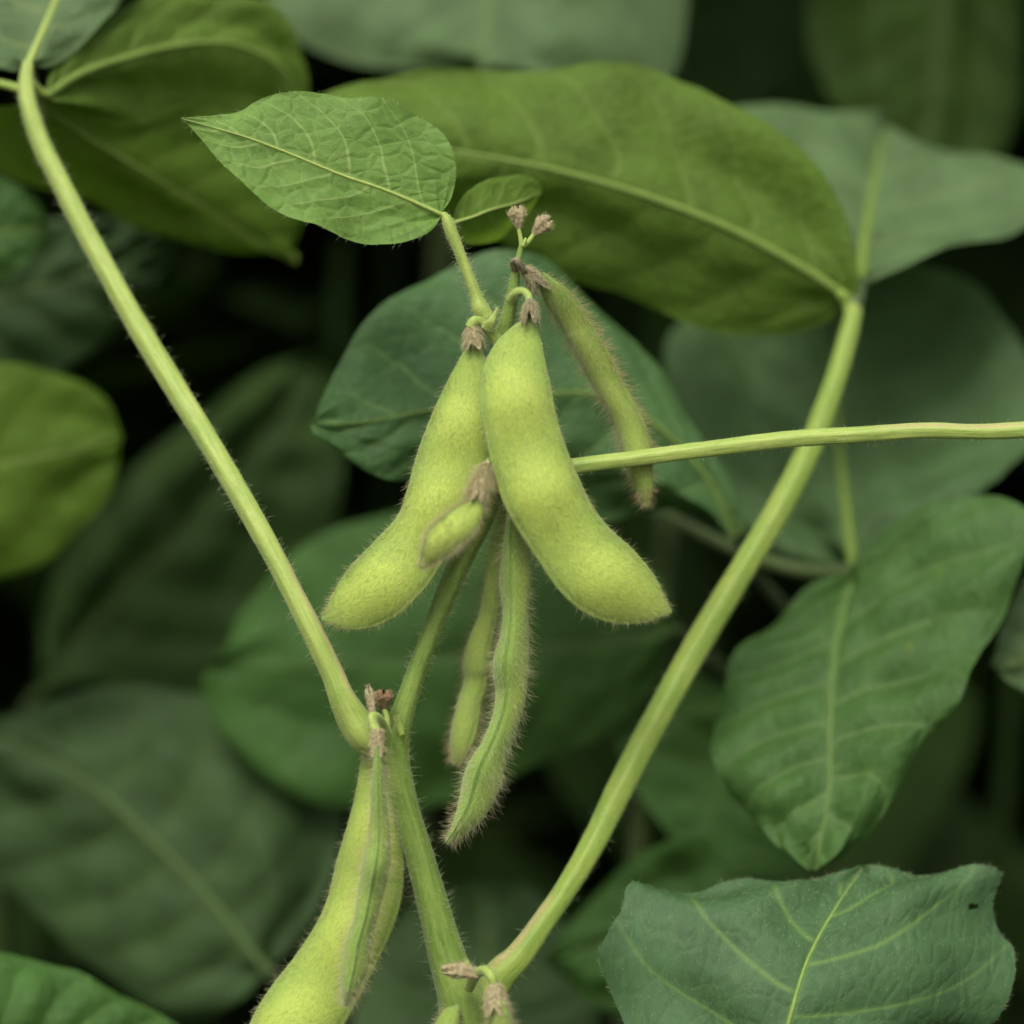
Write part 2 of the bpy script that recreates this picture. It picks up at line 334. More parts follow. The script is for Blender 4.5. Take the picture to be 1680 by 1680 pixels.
def leaf(parent, mid, left, right, m, d=(3, 3), el=0.0, er=0.0, arch=0.0, n=70, k=24, veins=7, shift=0.22, rug=0.0006, wave=0.0015,
         vw=0.00045, mw=0.0011, vstr=0.75, rib=True, ribmat=None, ribw=9, fuzz=0, seed=1, edge_wave=0.001, rot=None, sgn=1, name='leaf', label=None, holes=()):
    A = spline([(x, y) for x, y in mid], n); Lf = spline(left, n); Rt = spline(right, n)
    t = np.linspace(0, 1, n)
    for E, k0 in ((Lf, 3), (Rt, 31)):      # slightly uneven margins
        nrm2 = nz(np.column_stack([-np.gradient(E[:, 1]), np.gradient(E[:, 0])])); ln_ = np.sum(np.hypot(*np.diff(E, axis=0).T))
        j_ = 3.2 * vnoise(t * ln_ / 38 + seed, 0 * t + k0, seed) + 1.2 * vnoise(t * ln_ / 13 + seed, 0 * t + k0 + 2, seed)
        E += nrm2 * (j_ * np.sin(np.pi * t) ** .5)[:, None]
    dm = d[0] + (d[1] - d[0]) * t + arch * 4 * t * (1 - t)
    bell = np.sin(np.pi * np.clip(t, 0, 1)) ** 0.8
    s = np.linspace(-1, 1, 2 * k + 1)
    a = np.abs(s)[None]; isl = (s < 0)[None]
    G = np.zeros((n, 2 * k + 1, 3)); XY = np.zeros((n, 2 * k + 1, 2))
    for j, sv in enumerate(s):
        E = Lf if sv < 0 else Rt
        xy = A + abs(sv) * (E - A)
        dd = dm + abs(sv) ** 1.4 * (el if sv < 0 else er) * bell
        G[:, j] = P(np.column_stack([xy, dd])); XY[:, j] = xy
    W = np.linalg.norm(G - G[:, k:k+1], axis=-1)
    arc = np.concatenate([[0], np.cumsum(np.linalg.norm(G[1:, k] - G[:-1, k], axis=1))]); Len = arc[-1]
    # veins: run from the midrib obliquely towards the tip
    side = np.where(s < 0, 0.0, 0.45)[None]
    wob = 0.05 * vnoise(t[:, None] * 6 + 3, s[None] * 4 + 9, seed)
    ph = (t[:, None] - shift * (a ** 1.4) * (1 - 0.35 * t[:, None]) + wob * 0.5) * veins + side
    fr = np.abs(ph - np.round(ph)) / veins * Len
    okv = (np.round(ph) - side > 0.2)
    vn = np.exp(-(fr / (vw * (1.25 - 0.75 * a))) ** 2) * okv * (1 - 0.55 * a ** 2)
    basal = np.round(ph)
    mv = np.exp(-(W / (mw * (1.05 - 0.75 * t[:, None]))) ** 2)
    vein = np.clip(np.maximum(vn * vstr, mv), 0, 1)
    # relief
    Nn = grid_normals(G)
    if np.mean(Nn @ fwd) > 0: Nn = -Nn
    env = np.clip(a * 4, 0, 1) * (1 - a ** 6)
    h = 0.6 * rug * (np.cos(2 * np.pi * (ph - 0.5)) * 0.5 + 0.5) ** 0.6 * env * sgn
    h = h + wave * 2 * vnoise(t[:, None] * 4 + seed, s[None] * 2.2 + 7, seed + 3) * np.clip(a * 2, 0, 1)
    h = h + rug * 0.7 * vnoise(arc[:, None] * 150 + 20, W * 150 * np.sign(s)[None] + 30, seed + 5) * env
    h = h + edge_wave * np.sin(t[:, None] * 23 + seed) * a ** 4 * bell[:, None]
    h = h - sgn * 0.00018 * mv
    G = G + Nn * h[..., None]
    uv = np.stack([np.repeat((arc * 100)[:, None], 2 * k + 1, 1) + seed * 3.1, W * 100 * np.sign(s)[None] + seed * 1.7], -1).reshape(-1, 2)
    FF = grid_faces(n, 2 * k + 1); XF = XY.reshape(-1, 2)
    for hx, hy, ra, rb_ in holes:      # places eaten by insects
        q = XF[FF[:, 0]]; an = np.arctan2(q[:, 1] - hy, q[:, 0] - hx)
        FF = FF[((q[:, 0] - hx) / ra) ** 2 + ((q[:, 1] - hy) / rb_) ** 2 > 1 + .35 * np.sin(an * 3 + hx)]
    g = Geo(); g.add(G, FF, 0, {'vein': vein}, uv)
    mats = [M[m] if isinstance(m, str) else m]
    if fuzz:
        i = rng.integers(2, n - 2, fuzz); j = rng.integers(1, 2 * k, fuzz)
        p = G[i, j] + (G[np.minimum(i+1, n-1), j] - G[i, j]) * rng.random(fuzz)[:, None] + (G[i, j+1] - G[i, j]) * rng.random(fuzz)[:, None]
        T = nz(np.gradient(G, axis=0))
        hairs(g, p, Nn[i, j] * 0.35 + T[i, j] + rng.normal(0, 0.35, (fuzz, 3)), 0.0007 * (0.4 + rng.random(fuzz)), 0.000013, 1, 0.1, 3)
        cnt = fuzz // 12
        for jj in (0, 2 * k):
            i = rng.integers(3, n - 3, cnt); out = nz(G[i, jj] - G[i, k])
            hairs(g, G[i, jj], out + T[i, jj] * 0.7 + rng.normal(0, 0.3, (cnt, 3)), 0.0008 * (0.4 + rng.random(cnt)), 0.000016, 1, 0.1, 3)
        mats.append(hair_w)
    o = g.build(name, mats, parent, origin=G[0, k])
    if label: o['label'] = label
    if rib:
        kk = int(n * 0.97); C = G[:kk, k] + Nn[:kk, k] * (-0.00005 if sgn > 0 else -0.00010)
        rw = px2m(ribw, d[0]) / 2 * np.linspace(1, 0.22, kk)
        rg = Geo(); tube_world(rg, C, rw, 10); rg.build('midrib', ribmat or stem_r, o)
    return o, G

def pod(parent, left, right, d, phi, r0, r1, seeds, m, nb=3000, ne=1200, lb=0.0008, le=0.0015, n=160, seg=56, hm=(hair_s, hair_t), yel=0, sut=0.9, beard=1.0, label=None, rb=0.000014, re=0.000022, rotend=0.0, ridge=0.05, flank=0.0):
    A = spline(left, n); B = spline(right, n)
    t = np.linspace(0, 1, n)
    dd = np.interp(t, np.linspace(0, 1, len(d)), d)
    PL = P(np.column_stack([A, dd])); PR = P(np.column_stack([B, dd])); C = (PL + PR) / 2
    T = nz(np.gradient(C, axis=0))
    v = np.linalg.norm(PR - PL, axis=1) / 2
    X = PR - PL; X = X - T * (X * T).sum(1)[:, None]
    X = nz(X); X[:3] = X[3]; X[-4:] = X[-5]
    N = np.cross(X, T); N = nz(N) * np.sign(-(N @ fwd))[:, None]
    b = np.zeros(n)
    for tc, sg in seeds: b += np.exp(-((t - tc) / sg) ** 2)
    b = np.clip(b, 0, 1)
    taper = np.clip(np.minimum(t / 0.08, (1 - t) / 0.10), 0, 1) ** 0.6
    ph = R(phi) + R(rotend) * t
    rt = r0 + r1 * b
    W = v / np.sqrt(np.cos(ph) ** 2 + (rt * np.sin(ph)) ** 2)
    th = np.linspace(0, 2 * np.pi, seg, endpoint=False)
    cs, sn = np.cos(th), np.sin(th)
    sdist = np.minimum(np.abs(np.angle(np.exp(1j * th))), np.abs(np.angle(np.exp(1j * (th - np.pi)))))
    rd = 1 + ridge * np.exp(-(sdist / 0.13) ** 2) - ridge * 0.5 * np.exp(-((sdist - 0.32) / 0.12) ** 2)
    x = W[:, None] * (cs * rd)[None]
    y = W[:, None] * (r0 * (np.abs(sn) ** 1.15)[None] + r1 * b[:, None] * (np.abs(sn) ** 3.0)[None]) * np.sign(sn)[None]
    Wd = X * np.cos(ph)[:, None] + N * np.sin(ph)[:, None]; Hd = -X * np.sin(ph)[:, None] + N * np.cos(ph)[:, None]
    # small irregularities
    lump = 1 + 0.05 * vnoise(t[:, None] * 14 + phi, (th / 1.2)[None] + 0 * t[:, None], 11)
    G = C[:, None] + Wd[:, None] * x[..., None] + Hd[:, None] * (y * lump)[..., None]
    nrm = nz(np.cross(np.gradient(G, axis=0), np.roll(G, -1, 1) - np.roll(G, 1, 1)))
    outw = G - C[:, None]; nrm = nrm * np.sign((nrm * outw).sum(-1).mean())
    sd = (0.25 + 0.75 * b[:, None]) * (np.abs(sn) ** 2.2)[None]
    brk = 0.55 + 0.9 * vnoise(t[:, None] * 60, np.ones_like(th)[None] * 3, 5)
    su = np.exp(-(sdist / 0.10) ** 2)[None] * sut * np.clip(brk, 0, 1)
    en = np.repeat(np.clip(1 - np.minimum(t / 0.07, (1 - t) / 0.05), 0, 1)[:, None], seg, 1) * 0.6
    s = np.concatenate([[0], np.cumsum(np.linalg.norm(C[1:] - C[:-1], axis=1))]) * 100
    uv = np.stack([np.repeat(s[:, None], seg, 1), (np.abs(sdist)[None] * W[:, None] * 100)], -1).reshape(-1, 2)
    g = Geo(); g.add(G, grid_faces(n, seg, True), 0, {'seed': sd, 'suture': su, 'ends': en}, uv)
    # pointed tip
    tip = C[-1] + T[-1] * v[-1] * 0.6
    g.add(np.vstack([G[-1], tip[None]]), np.array([[i, (i + 1) % seg, seg] for i in range(seg)]), 0, {'suture': np.full(seg + 1, .4)}, np.zeros((seg + 1, 2)))
    # short hairs over the faces, weighted by local area
    wgt = np.clip(W, 0, None) / W.sum(); wgt /= wgt.sum()
    i = rng.choice(n, nb, p=wgt); i = np.clip(i, 1, n - 3); j = rng.integers(0, seg, nb)
    f1 = rng.random(nb)[:, None]; f2 = rng.random(nb)[:, None]
    p = G[i, j] + (G[i + 1, j] - G[i, j]) * f1 + (G[i, (j + 1) % seg] - G[i, j]) * f2
    hairs(g, p, nrm[i, j] * rng.uniform(0.12, 0.5, nb)[:, None] * beard + T[i] + rng.normal(0, 0.35, (nb, 3)), lb * (0.5 + rng.random(nb)), rb, 1, 0.05, 3)
    # longer hairs on the sutures
    i = np.clip(rng.choice(n, ne, p=wgt), 2, n - 3)
    off = rng.normal(0, 3.5, ne) if not flank else rng.choice([-1, 1], ne) * np.abs(rng.normal(flank, 3.0, ne))
    j = (np.where(rng.random(ne) < 0.5, 0, seg // 2) + np.round(off).astype(int)) % seg
    p = G[i, j] + (G[i + 1, j] - G[i, j]) * rng.random(ne)[:, None]
    hairs(g, p, nrm[i, j] + T[i] * rng.normal(0.35, 0.3, ne)[:, None] + rng.normal(0, 0.22, (ne, 3)), le * (0.4 + 0.8 * rng.random(ne)), re, 2, 0.05, 4)
    # tuft around the tip and the rim under the calyx
    i = rng.integers(n - 14, n - 2, 260); j = rng.integers(0, seg, 260)
    hairs(g, G[i, j], nrm[i, j] * 0.8 + T[i] * 0.7 + rng.normal(0, .25, (260, 3)), le * 0.6 * (0.4 + rng.random(260)), re * 0.9, 2, 0, 3)
    o = g.build('pod', [m, hm[0], hm[1]], parent, origin=C[0])
    if label: o['label'] = label
    return o, C, T

def calyx(parent, p0, p1, w0, w1, m, name='calyx', lobes=5, fuzz=350, closed=False, fl=0.0011, hm=None, dep=1.0, lob=0.45):
    a, b = P([p0])[0], P([p1])[0]; ax = b - a; Ln = np.linalg.norm(ax); n, seg = 26, 40
    t = np.linspace(0, 1, n); C = a + ax * t[:, None]
    C = C + upv * (np.sin(t * np.pi) * Ln * 0.06)[:, None]
    T, N, B = frames(C); th = np.linspace(0, 2 * np.pi, seg, endpoint=False)
    lo = (0.5 + 0.5 * np.cos(lobes * th + 0.7)) ** 0.8
    r0, r1 = px2m(w0, p0[2]) / 2, px2m(w1, p1[2]) / 2
    if closed: rr = r0 + (r1 - r0) * np.sin(np.clip(t * 1.25, 0, 1) * np.pi / 2); rr = rr * np.where(t > .55, 1 - 0.62 * ((t - .55) / .45) ** 1.5, 1)
    else: rr = r0 + (r1 - r0) * t ** 0.7
    rag = 0.7 + 1.2 * vnoise(0 * t[:, None] + p0[0], (th * 2.3)[None] + 0 * t[:, None], 4)
    ext = 1 - lob * (1 - lo[None]) * rag * np.clip((t[:, None] - 0.35) / 0.65, 0, 1) * 1.15
    R_ = rr[:, None] * (1 + 0.12 * np.cos(lobes * th + 0.7)[None] + 0.25 * vnoise(t[:, None] * 9, (th * 2)[None] + 0 * t[:, None], int(p0[0]) % 50))
    tt = t[:, None] * ext
    base = a + ax * tt[..., None]
    G = base + (C - (a + ax * t[:, None]))[:, None] + (N[:, None] * np.cos(th)[None, :, None] + B[:, None] * np.sin(th)[None, :, None] * dep) * R_[..., None]
    g = Geo(); g.add(G, grid_faces(n, seg, True), 0, {}, None)
    i = rng.integers(1, n - 1, fuzz); j = rng.integers(0, seg, fuzz)
    nn = nz(G[i, j] - C[i])
    hairs(g, G[i, j], nn * 0.7 + T[i] * 1.0 + rng.normal(0, .3, (fuzz, 3)), fl * (0.4 + 0.8 * rng.random(fuzz)), 0.000024, 1, 0.05, 4)
    return g.build(name, [m, hm or hair_t], parent, origin=a)

# ------------------------------------------------------------------ the setting: ground
g = Geo(); ng = 140; ext = np.sign(np.linspace(-1, 1, ng)) * np.abs(np.linspace(-1, 1, ng)) ** 4 * 300
X, Y = np.meshgrid(ext, ext, indexing='ij'); near = np.exp(-(X**2 + Y**2) / 9)
Z = near * (0.03 * vnoise(X * 6, Y * 6, 2) + 0.012 * vnoise(X * 25, Y * 25, 3)) - 0.01
g.add(np.stack([X, Y, Z], -1), grid_faces(ng, ng), 0)
soil = simple_mat('soil', (0.035, 0.024, 0.015), (0.085, 0.06, 0.04), 14, 0.95, 0, 0.8)
tag(g.build('ground', soil), kind='structure')

# ------------------------------------------------------------------ main plant
mp = plant(tuple(P([(800, 1700, 0.5)])[0] * np.array([1, 1, 0])), 'soybean plant in sharp focus hung with fuzzy yellow-green pods and two long arching petioles')
def part(geo, name, mats, parent=mp, label=None):
    o = geo.build(name, mats, parent)
    if label: o['label'] = label
    return o
# main stem: from the ground to the top of the raceme
g = tube([(900, 8500, 3, 95), (830, 3000, 2, 95), (790, 1900, .8, 90), (770, 1720, .6, 84), (757, 1640, .5, 74), (735, 1575, .5, 60), (712, 1490, .5, 52), (690, 1410, .5, 46), (668, 1330, .5, 42),
          (652, 1260, .5, 42), (648, 1215, .5, 46), (662, 1165, .5, 36), (690, 1085, .5, 31), (722, 1000, .5, 32), (758, 915, .5, 37), (795, 840, .5, 38), (815, 780, .5, 36),
          (822, 700, .5, 32), (820, 620, .5, 30), (822, 562, .4, 30), (836, 510, .3, 22), (842, 475, .2, 19), (847, 440, .2, 13), (854, 412, .2, 11), (856, 402, .2, 9)],
         n=420, seg=26, ridges=6, rd=0.035, lump=0.05, hair=(15000, 0.0017, 0.00002, 1))
part(g, 'stem', [stem_g, hair_w])
# left petiole with its swollen base
g = tube([(618, 1225, .4, 40), (600, 1207, .35, 58), (580, 1178, .3, 54), (560, 1140, .2, 42), (546, 1105, .2, 38), (520, 1050, .2, 38), (480, 970, .3, 35), (430, 875, .5, 36), (370, 770, .8, 37),
          (300, 655, 1.2, 38), (230, 540, 1.6, 37), (160, 415, 2.0, 35), (105, 310, 2.3, 33), (66, 230, 2.5, 31), (48, 175, 2.6, 29), (43, 140, 2.7, 26), (46, 102, 2.8, 18)],
         n=260, seg=28, ridges=5, rd=0.05, lump=0.05, hair=(1500, 0.0013, 0.00002, 1), scar=[(0.10, 0.235, 2.65), (0.255, 0.265, 2.9)])
part(g, 'petiole', [stem_y, hair_w])
# right petiole
g = tube([(800, 1640, .9, 50), (822, 1600, .9, 54), (850, 1572, .9, 46), (880, 1530, 1.0, 40), (925, 1465, 1.2, 37), (965, 1400, 1.4, 40), (1020, 1290, 1.8, 44), (1080, 1175, 2.2, 44), (1150, 1050, 2.7, 44),
          (1225, 925, 3.1, 42), (1290, 815, 3.4, 41), (1340, 710, 3.7, 38), (1372, 620, 3.9, 34), (1392, 550, 4.1, 31), (1401, 510, 4.2, 27), (1403, 490, 4.3, 24)],
         n=220, seg=28, ridges=5, rd=0.05, lump=0.05, hair=(900, 0.0013, 0.00002, 1), scar=[(0.05, 0.13, 0.5)])
part(g, 'petiole', [stem_r, hair_w])
# horizontal petiole
g = tube([(828, 790, .5, 40), (860, 782, .5, 32), (940, 766, .45, 27), (1050, 752, .4, 26), (1180, 735, .3, 27), (1300, 721, .25, 28), (1420, 713, .2, 27), (1520, 707, .2, 26), (1600, 709, .2, 25), (1680, 706, .2, 28), (1760, 700, .2, 34), (2000, 720, .3, 30), (2300, 700, .5, 26)],
         n=220, seg=24, ridges=5, rd=0.06, lump=0.06, hair=(800, 0.0010, 0.00002, 1), scar=[(0.44, 0.56, 0.7)])
part(g, 'petiole', [stem_y, hair_w])
# short petiole of the small leaf
g = tube([(800, 522, .3, 24), (788, 505, .3, 27), (782, 488, .3, 20), (768, 450, .3, 18), (752, 410, .3, 17), (740, 380, .3, 20), (734, 362, .3, 18), (726, 350, .3, 10)], n=70, seg=20, ridges=4, rd=0.05, lump=.05, hair=(700, 0.0012, 0.00002, 1))
part(g, 'petiole', [stem_y, hair_w])
# stipule and pedicels
g = Geo(); tube([(824, 572, .3, 22), (812, 552, .25, 20), (800, 538, .2, 17), (788, 527, .15, 15), (777, 527, .1, 16), (771, 537, .1, 17)], n=40, seg=16, geo=g, hair=(200, 0.0009, 0.00002, 1))
part(g, 'pedicel', [stem_y, hair_w])
g = Geo(); tube([(800, 540, .1, 22), (806, 528, .0, 16), (811, 518, 0, 9), (817, 503, 0, 2)], n=24, seg=12, geo=g, ell=.5, hair=(200, 0.0010, 0.00002, 1)); part(g, 'stipule', [stem_y, hair_w])
g = Geo(); tube([(838, 492, .2, 17), (848, 480, .0, 16), (858, 478, -.1, 13), (866, 484, -.2, 12), (869, 496, -.3, 12)], n=30, seg=14, geo=g, hair=(150, 0.0009, 0.00002, 1)); part(g, 'pedicel', [stem_y, hair_w])
g = Geo(); tube([(846, 445, .2, 13), (843, 430, .0, 11), (848, 428, -.1, 11), (857, 441, 0, 10), (866, 452, .2, 12)], n=30, seg=12, geo=g, lump=.4, hair=(150, 0.0007, 0.00002, 1)); part(g, 'pedicel', [dry_d, hair_b], label='withered dark pedicel')
g = Geo(); tube([(856, 404, .2, 9), (855, 395, .2, 8), (853, 384, .2, 7), (851, 374, .2, 7)], n=20, seg=12, geo=g, lump=.2); part(g, 'pedicel', [stem_y])
g = Geo(); tube([(857, 405, .2, 8), (864, 400, .2, 8), (870, 393, .2, 8), (876, 384, .2, 7)], n=20, seg=12, geo=g, lump=.2); part(g, 'pedicel', [stem_y])
g = Geo(); tube([(858, 404, .1, 6), (861, 396, .1, 6), (863, 391, .1, 5)], n=12, seg=10, geo=g, lump=.2); part(g, 'pedicel', [stem_y])
calyx(mp, (851, 376, .2), (848, 337, .2), 7, 30, dry, 'flower_bud', closed=True, fuzz=500, fl=.0007, lob=.3)
calyx(mp, (875, 386, .2), (905, 358, .2), 7, 29, dry, 'flower_bud', closed=True, fuzz=500, fl=.0007, lob=.3)
# withered buds at the lower fork
g = Geo(); tube([(636, 1205, 0, 18), (628, 1188, -.2, 16), (618, 1176, -.5, 15), (611, 1176, -.6, 16), (614, 1192, -.65, 17), (619, 1204, -.7, 17)], n=40, seg=16, geo=g, lump=.2, hair=(200, 0.0008, 0.00002, 1)); part(g, 'pedicel', [stem_y, hair_w])
g = Geo(); tube([(634, 1195, .1, 15), (635, 1178, .1, 10), (631, 1165, .1, 9), (628, 1158, .1, 8)], n=20, seg=12, geo=g, lump=.2); part(g, 'pedicel', [stem_y])
calyx(mp, (612, 1176, -.3), (603, 1122, -.3), 8, 15, dry, 'flower_bud', closed=True, fuzz=160, fl=.0006, dep=.5)
calyx(mp, (628, 1165, .1), (630, 1130, .1), 8, 34, rust, 'flower_bud', closed=True, fuzz=300, fl=.0006, lob=.4, hm=hair_b)
calyx(mp, (660, 1205, .2), (648, 1172, .1), 9, 8, stem_y, 'stipule', fuzz=60, fl=.0006, dep=.4)
# node at the bottom of the frame
g = Geo(); tube([(770, 1620, 0, 18), (782, 1598, -.5, 17), (795, 1592, -.8, 17), (806, 1602, -1.0, 17), (811, 1618, -1.0, 15), (812, 1632, -1.0, 14)], n=40, seg=16, geo=g, lump=.15, hair=(200, 0.0009, 0.00002, 1)); part(g, 'pedicel', [stem_y, hair_w])
calyx(mp, (786, 1600, -.6), (722, 1592, -.6), 14, 25, dry, 'flower_bud', closed=True, fuzz=600, fl=.0008)
calyx(mp, (768, 1592, .2), (764, 1572, .2), 14, 6, stem_y, 'stipule', fuzz=60, fl=.0006, dep=.5)

# pods
o, C, T = pod(mp, [(768, 562), (745, 605), (722, 650), (702, 700), (689, 740), (676, 790), (660, 838), (620, 885), (577, 930), (546, 970), (527, 1013)],
    [(784, 562), (796, 595), (803, 650), (808, 700), (803, 760), (786, 815), (752, 875), (718, 930), (692, 968), (645, 1012), (600, 1028), (560, 1027), (530, 1018)],
    (.2, .1, 0, -.1, 0), 8, 0.17, 0.27, [(.25, .09), (.50, .095), (.80, .11)], pod_y, nb=9000, ne=1100, lb=.0008, le=.0014)
calyx(o, (773, 535, .12), (779, 574, .15), 19, 31, dry, fuzz=700, fl=.0012)
o, C, T = pod(mp, [(862, 522), (832, 550), (806, 585), (792, 622), (790, 665), (800, 720), (815, 780), (831, 830), (860, 880), (890, 925), (920, 968), (955, 998), (1000, 1014), (1050, 1016), (1100, 1006)],
    [(878, 524), (890, 560), (898, 610), (910, 680), (925, 730), (945, 780), (975, 840), (1010, 880), (1050, 915), (1080, 950), (1103, 1003)],
    (-.3, -.6, -.7, -.6, -.4), -6, 0.17, 0.27, [(.24, .095), (.50, .10), (.80, .11)], pod_y, nb=10000, ne=900, lb=.0008, le=.0012)
calyx(o, (870, 492, -.28), (870, 537, -.45), 12, 28, dry_d, fuzz=800, fl=.0012)
o, C, T = pod(mp, [(880, 452), (893, 492), (917, 532), (946, 585), (975, 637), (1000, 682), (1015, 720), (1026, 762), (1040, 800), (1058, 832)],
    [(892, 446), (925, 470), (960, 510), (990, 560), (1015, 610), (1041, 660), (1061, 705), (1069, 745), (1071, 790), (1064, 832)],
    (.2, .5, .65, .7, .7), 42, 0.42, 0.16, [(.3, .1), (.55, .1), (.8, .1)], pod_g, nb=2600, ne=1700, lb=.0010, le=.0020, beard=1.7, hm=(hair_t, hair_b))
calyx(o, (858, 440, 0.1), (892, 478, .3), 12, 34, dry_d, fuzz=800, fl=.0012)
o, C, T = pod(mp, [(836, 790), (832, 840), (823, 900), (818, 950), (824, 1000), (820, 1040), (808, 1085), (814, 1130), (808, 1170), (790, 1215), (765, 1255), (755, 1300), (745, 1340), (730, 1380)],
    [(846, 790), (858, 840), (869, 900), (873, 950), (868, 1000), (868, 1060), (868, 1100), (862, 1150), (848, 1200), (832, 1250), (822, 1290), (797, 1340), (770, 1366), (738, 1386)],
    (.2, .1, .1, 0), 108, 0.52, 0.26, [(.28, .09), (.56, .1), (.84, .09)], pod_g, nb=2400, ne=1500, lb=.0013, le=.0021, beard=1.3, hm=(hair_w, hair_t), ridge=.09, sut=1.0, flank=10)
calyx(o, (838, 770, .2), (842, 815, .2), 12, 22, dry, fuzz=300, fl=.0012)
o, C, T = pod(mp, [(818, 800), (808, 860), (796, 930), (786, 1000), (766, 1050), (757, 1085), (761, 1110), (746, 1160), (737, 1210), (741, 1250)],
    [(830, 800), (832, 860), (826, 930), (819, 1000), (808, 1090), (794, 1150), (787, 1200), (768, 1240), (750, 1258)],
    (.9, 1.0, 1.1, 1.1), -125, 0.45, 0.25, [(.3, .09), (.55, .09), (.82, .1)], pod_g, hm=(hair_t, hair_b), nb=2000, ne=1200, lb=.0012, le=.0020, beard=1.3, ridge=.09)
calyx(o, (824, 782, .8), (824, 825, .9), 12, 20, dry, fuzz=300, fl=.0012)
# small pod
o, C, T = pod(mp, [(776, 818), (750, 832), (722, 852), (703, 872), (694, 895), (692, 915), (687, 929)],
    [(796, 832), (790, 850), (776, 876), (750, 900), (722, 918), (702, 928), (691, 933)],
    (-.9, -1.1, -1.1, -1.0), 12, 0.42, 0.25, [(.55, .25)], pod_y, n=90, nb=2600, ne=1100, lb=.0009, le=.0014)
calyx(o, (799, 760, -.6), (780, 828, -1.0), 13, 27, dry, fuzz=1500, fl=.0026)
g = Geo(); tube([(818, 800, .3, 14), (812, 775, 0, 13), (803, 758, -.4, 13), (799, 764, -.6, 14)], n=24, seg=12, geo=g, hair=(120, .0009, .000015, 1)); part(g, 'pedicel', [stem_y, hair_w])
# lower pods
o, C, T = pod(mp, [(594, 1228), (586, 1290), (572, 1350), (555, 1410), (541, 1470), (520, 1520), (480, 1580), (441, 1630), (412, 1680), (392, 1740), (388, 1790)],
    [(622, 1228), (640, 1290), (655, 1360), (660, 1420), (655, 1480), (641, 1525), (618, 1575), (592, 1625), (562, 1680), (515, 1745), (440, 1795), (396, 1800)],
    (.6, .7, .6, .5), 6, 0.20, 0.30, [(.22, .10), (.48, .11), (.78, .12)], pod_y, nb=5000, ne=1300, lb=.0010, le=.0015, beard=1.3)
calyx(o, (606, 1210, .6), (608, 1245, .6), 16, 30, dry, fuzz=250, fl=.001)
o, C, T = pod(mp, [(613, 1222), (609, 1300), (604, 1370), (591, 1430), (585, 1480), (580, 1510), (565, 1550), (560, 1600), (563, 1648)],
    [(627, 1222), (633, 1300), (640, 1370), (638, 1430), (626, 1480), (613, 1530), (606, 1580), (590, 1620), (571, 1650)],
    (-.7, -.6, -.5, -.5), 92, 0.50, 0.22, [(.32, .09), (.55, .08), (.82, .1)], pod_g, nb=1200, ne=1150, lb=.0010, le=.0022, beard=1.4, hm=(hair_w, hair_t), ridge=.1, sut=1.0, flank=10)
calyx(o, (618, 1195, -.7), (620, 1242, -.7), 17, 25, dry, fuzz=350, fl=.0009)
o, C, T = pod(mp, [(800, 1638), (802, 1665), (798, 1700), (785, 1760), (770, 1830), (765, 1900)], [(824, 1638), (840, 1665), (846, 1700), (845, 1760), (820, 1830), (770, 1905)],
    (-1.0, -.9, -.8), 60, 0.5, 0.25, [(.3, .15), (.7, .15)], pod_g, n=80, nb=3000, ne=2000, lb=.0012, le=.0018, beard=1.5)
calyx(o, (811, 1612, -1.0), (815, 1665, -1.0), 17, 40, dry, fuzz=700, fl=.0012)
o, C, T = pod(mp, [(742, 1645), (722, 1665), (705, 1700), (690, 1760), (680, 1830)], [(756, 1650), (752, 1680), (745, 1720), (725, 1780), (686, 1835)],
    (.2, 0, 0), 30, 0.5, 0.25, [(.5, .2)], pod_g, n=60, nb=1500, ne=900, lb=.0009, le=.0014)

# leaves of the main plant
leaf(mp, [(725, 352), (640, 315), (560, 287), (470, 250), (400, 224), (298, 195)],
    [(725, 352), (712, 374), (690, 388), (650, 399), (600, 397), (545, 382), (480, 358), (430, 330), (380, 285), (340, 240), (298, 195)],
    [(725, 352), (742, 325), (748, 285), (740, 240), (715, 205), (670, 178), (620, 163), (575, 161), (530, 152), (500, 150), (460, 155), (420, 165), (385, 182), (345, 191), (298, 195)],
    'young', d=(.3, -.2), el=-.25, er=.35, arch=-.1, n=360, k=110, veins=7, shift=.42, rug=.0003, wave=.0008, vw=.00026, mw=.0005, vstr=1.0, rib=True, ribmat=stem_y, ribw=7, fuzz=500, edge_wave=.0006, seed=4, sgn=-1, label='small pale young leaf seen from below')
leaf(mp, [(741, 366), (775, 356), (805, 344), (845, 333), (888, 316)],
    [(741, 366), (750, 392), (775, 403), (810, 395), (845, 370), (875, 342), (888, 316)],
    [(741, 366), (752, 335), (775, 308), (805, 293), (840, 288), (870, 291), (888, 305), (888, 316)],
    'bright', d=(.5, 2.0), el=1.3, er=.2, edge_wave=.0002, n=120, k=40, veins=5, rug=.0002, wave=.0002, vw=.0003, mw=.0004, ribmat=stem_y, ribw=6, seed=9, sgn=-1, label='tiny folded bright green leaflet')
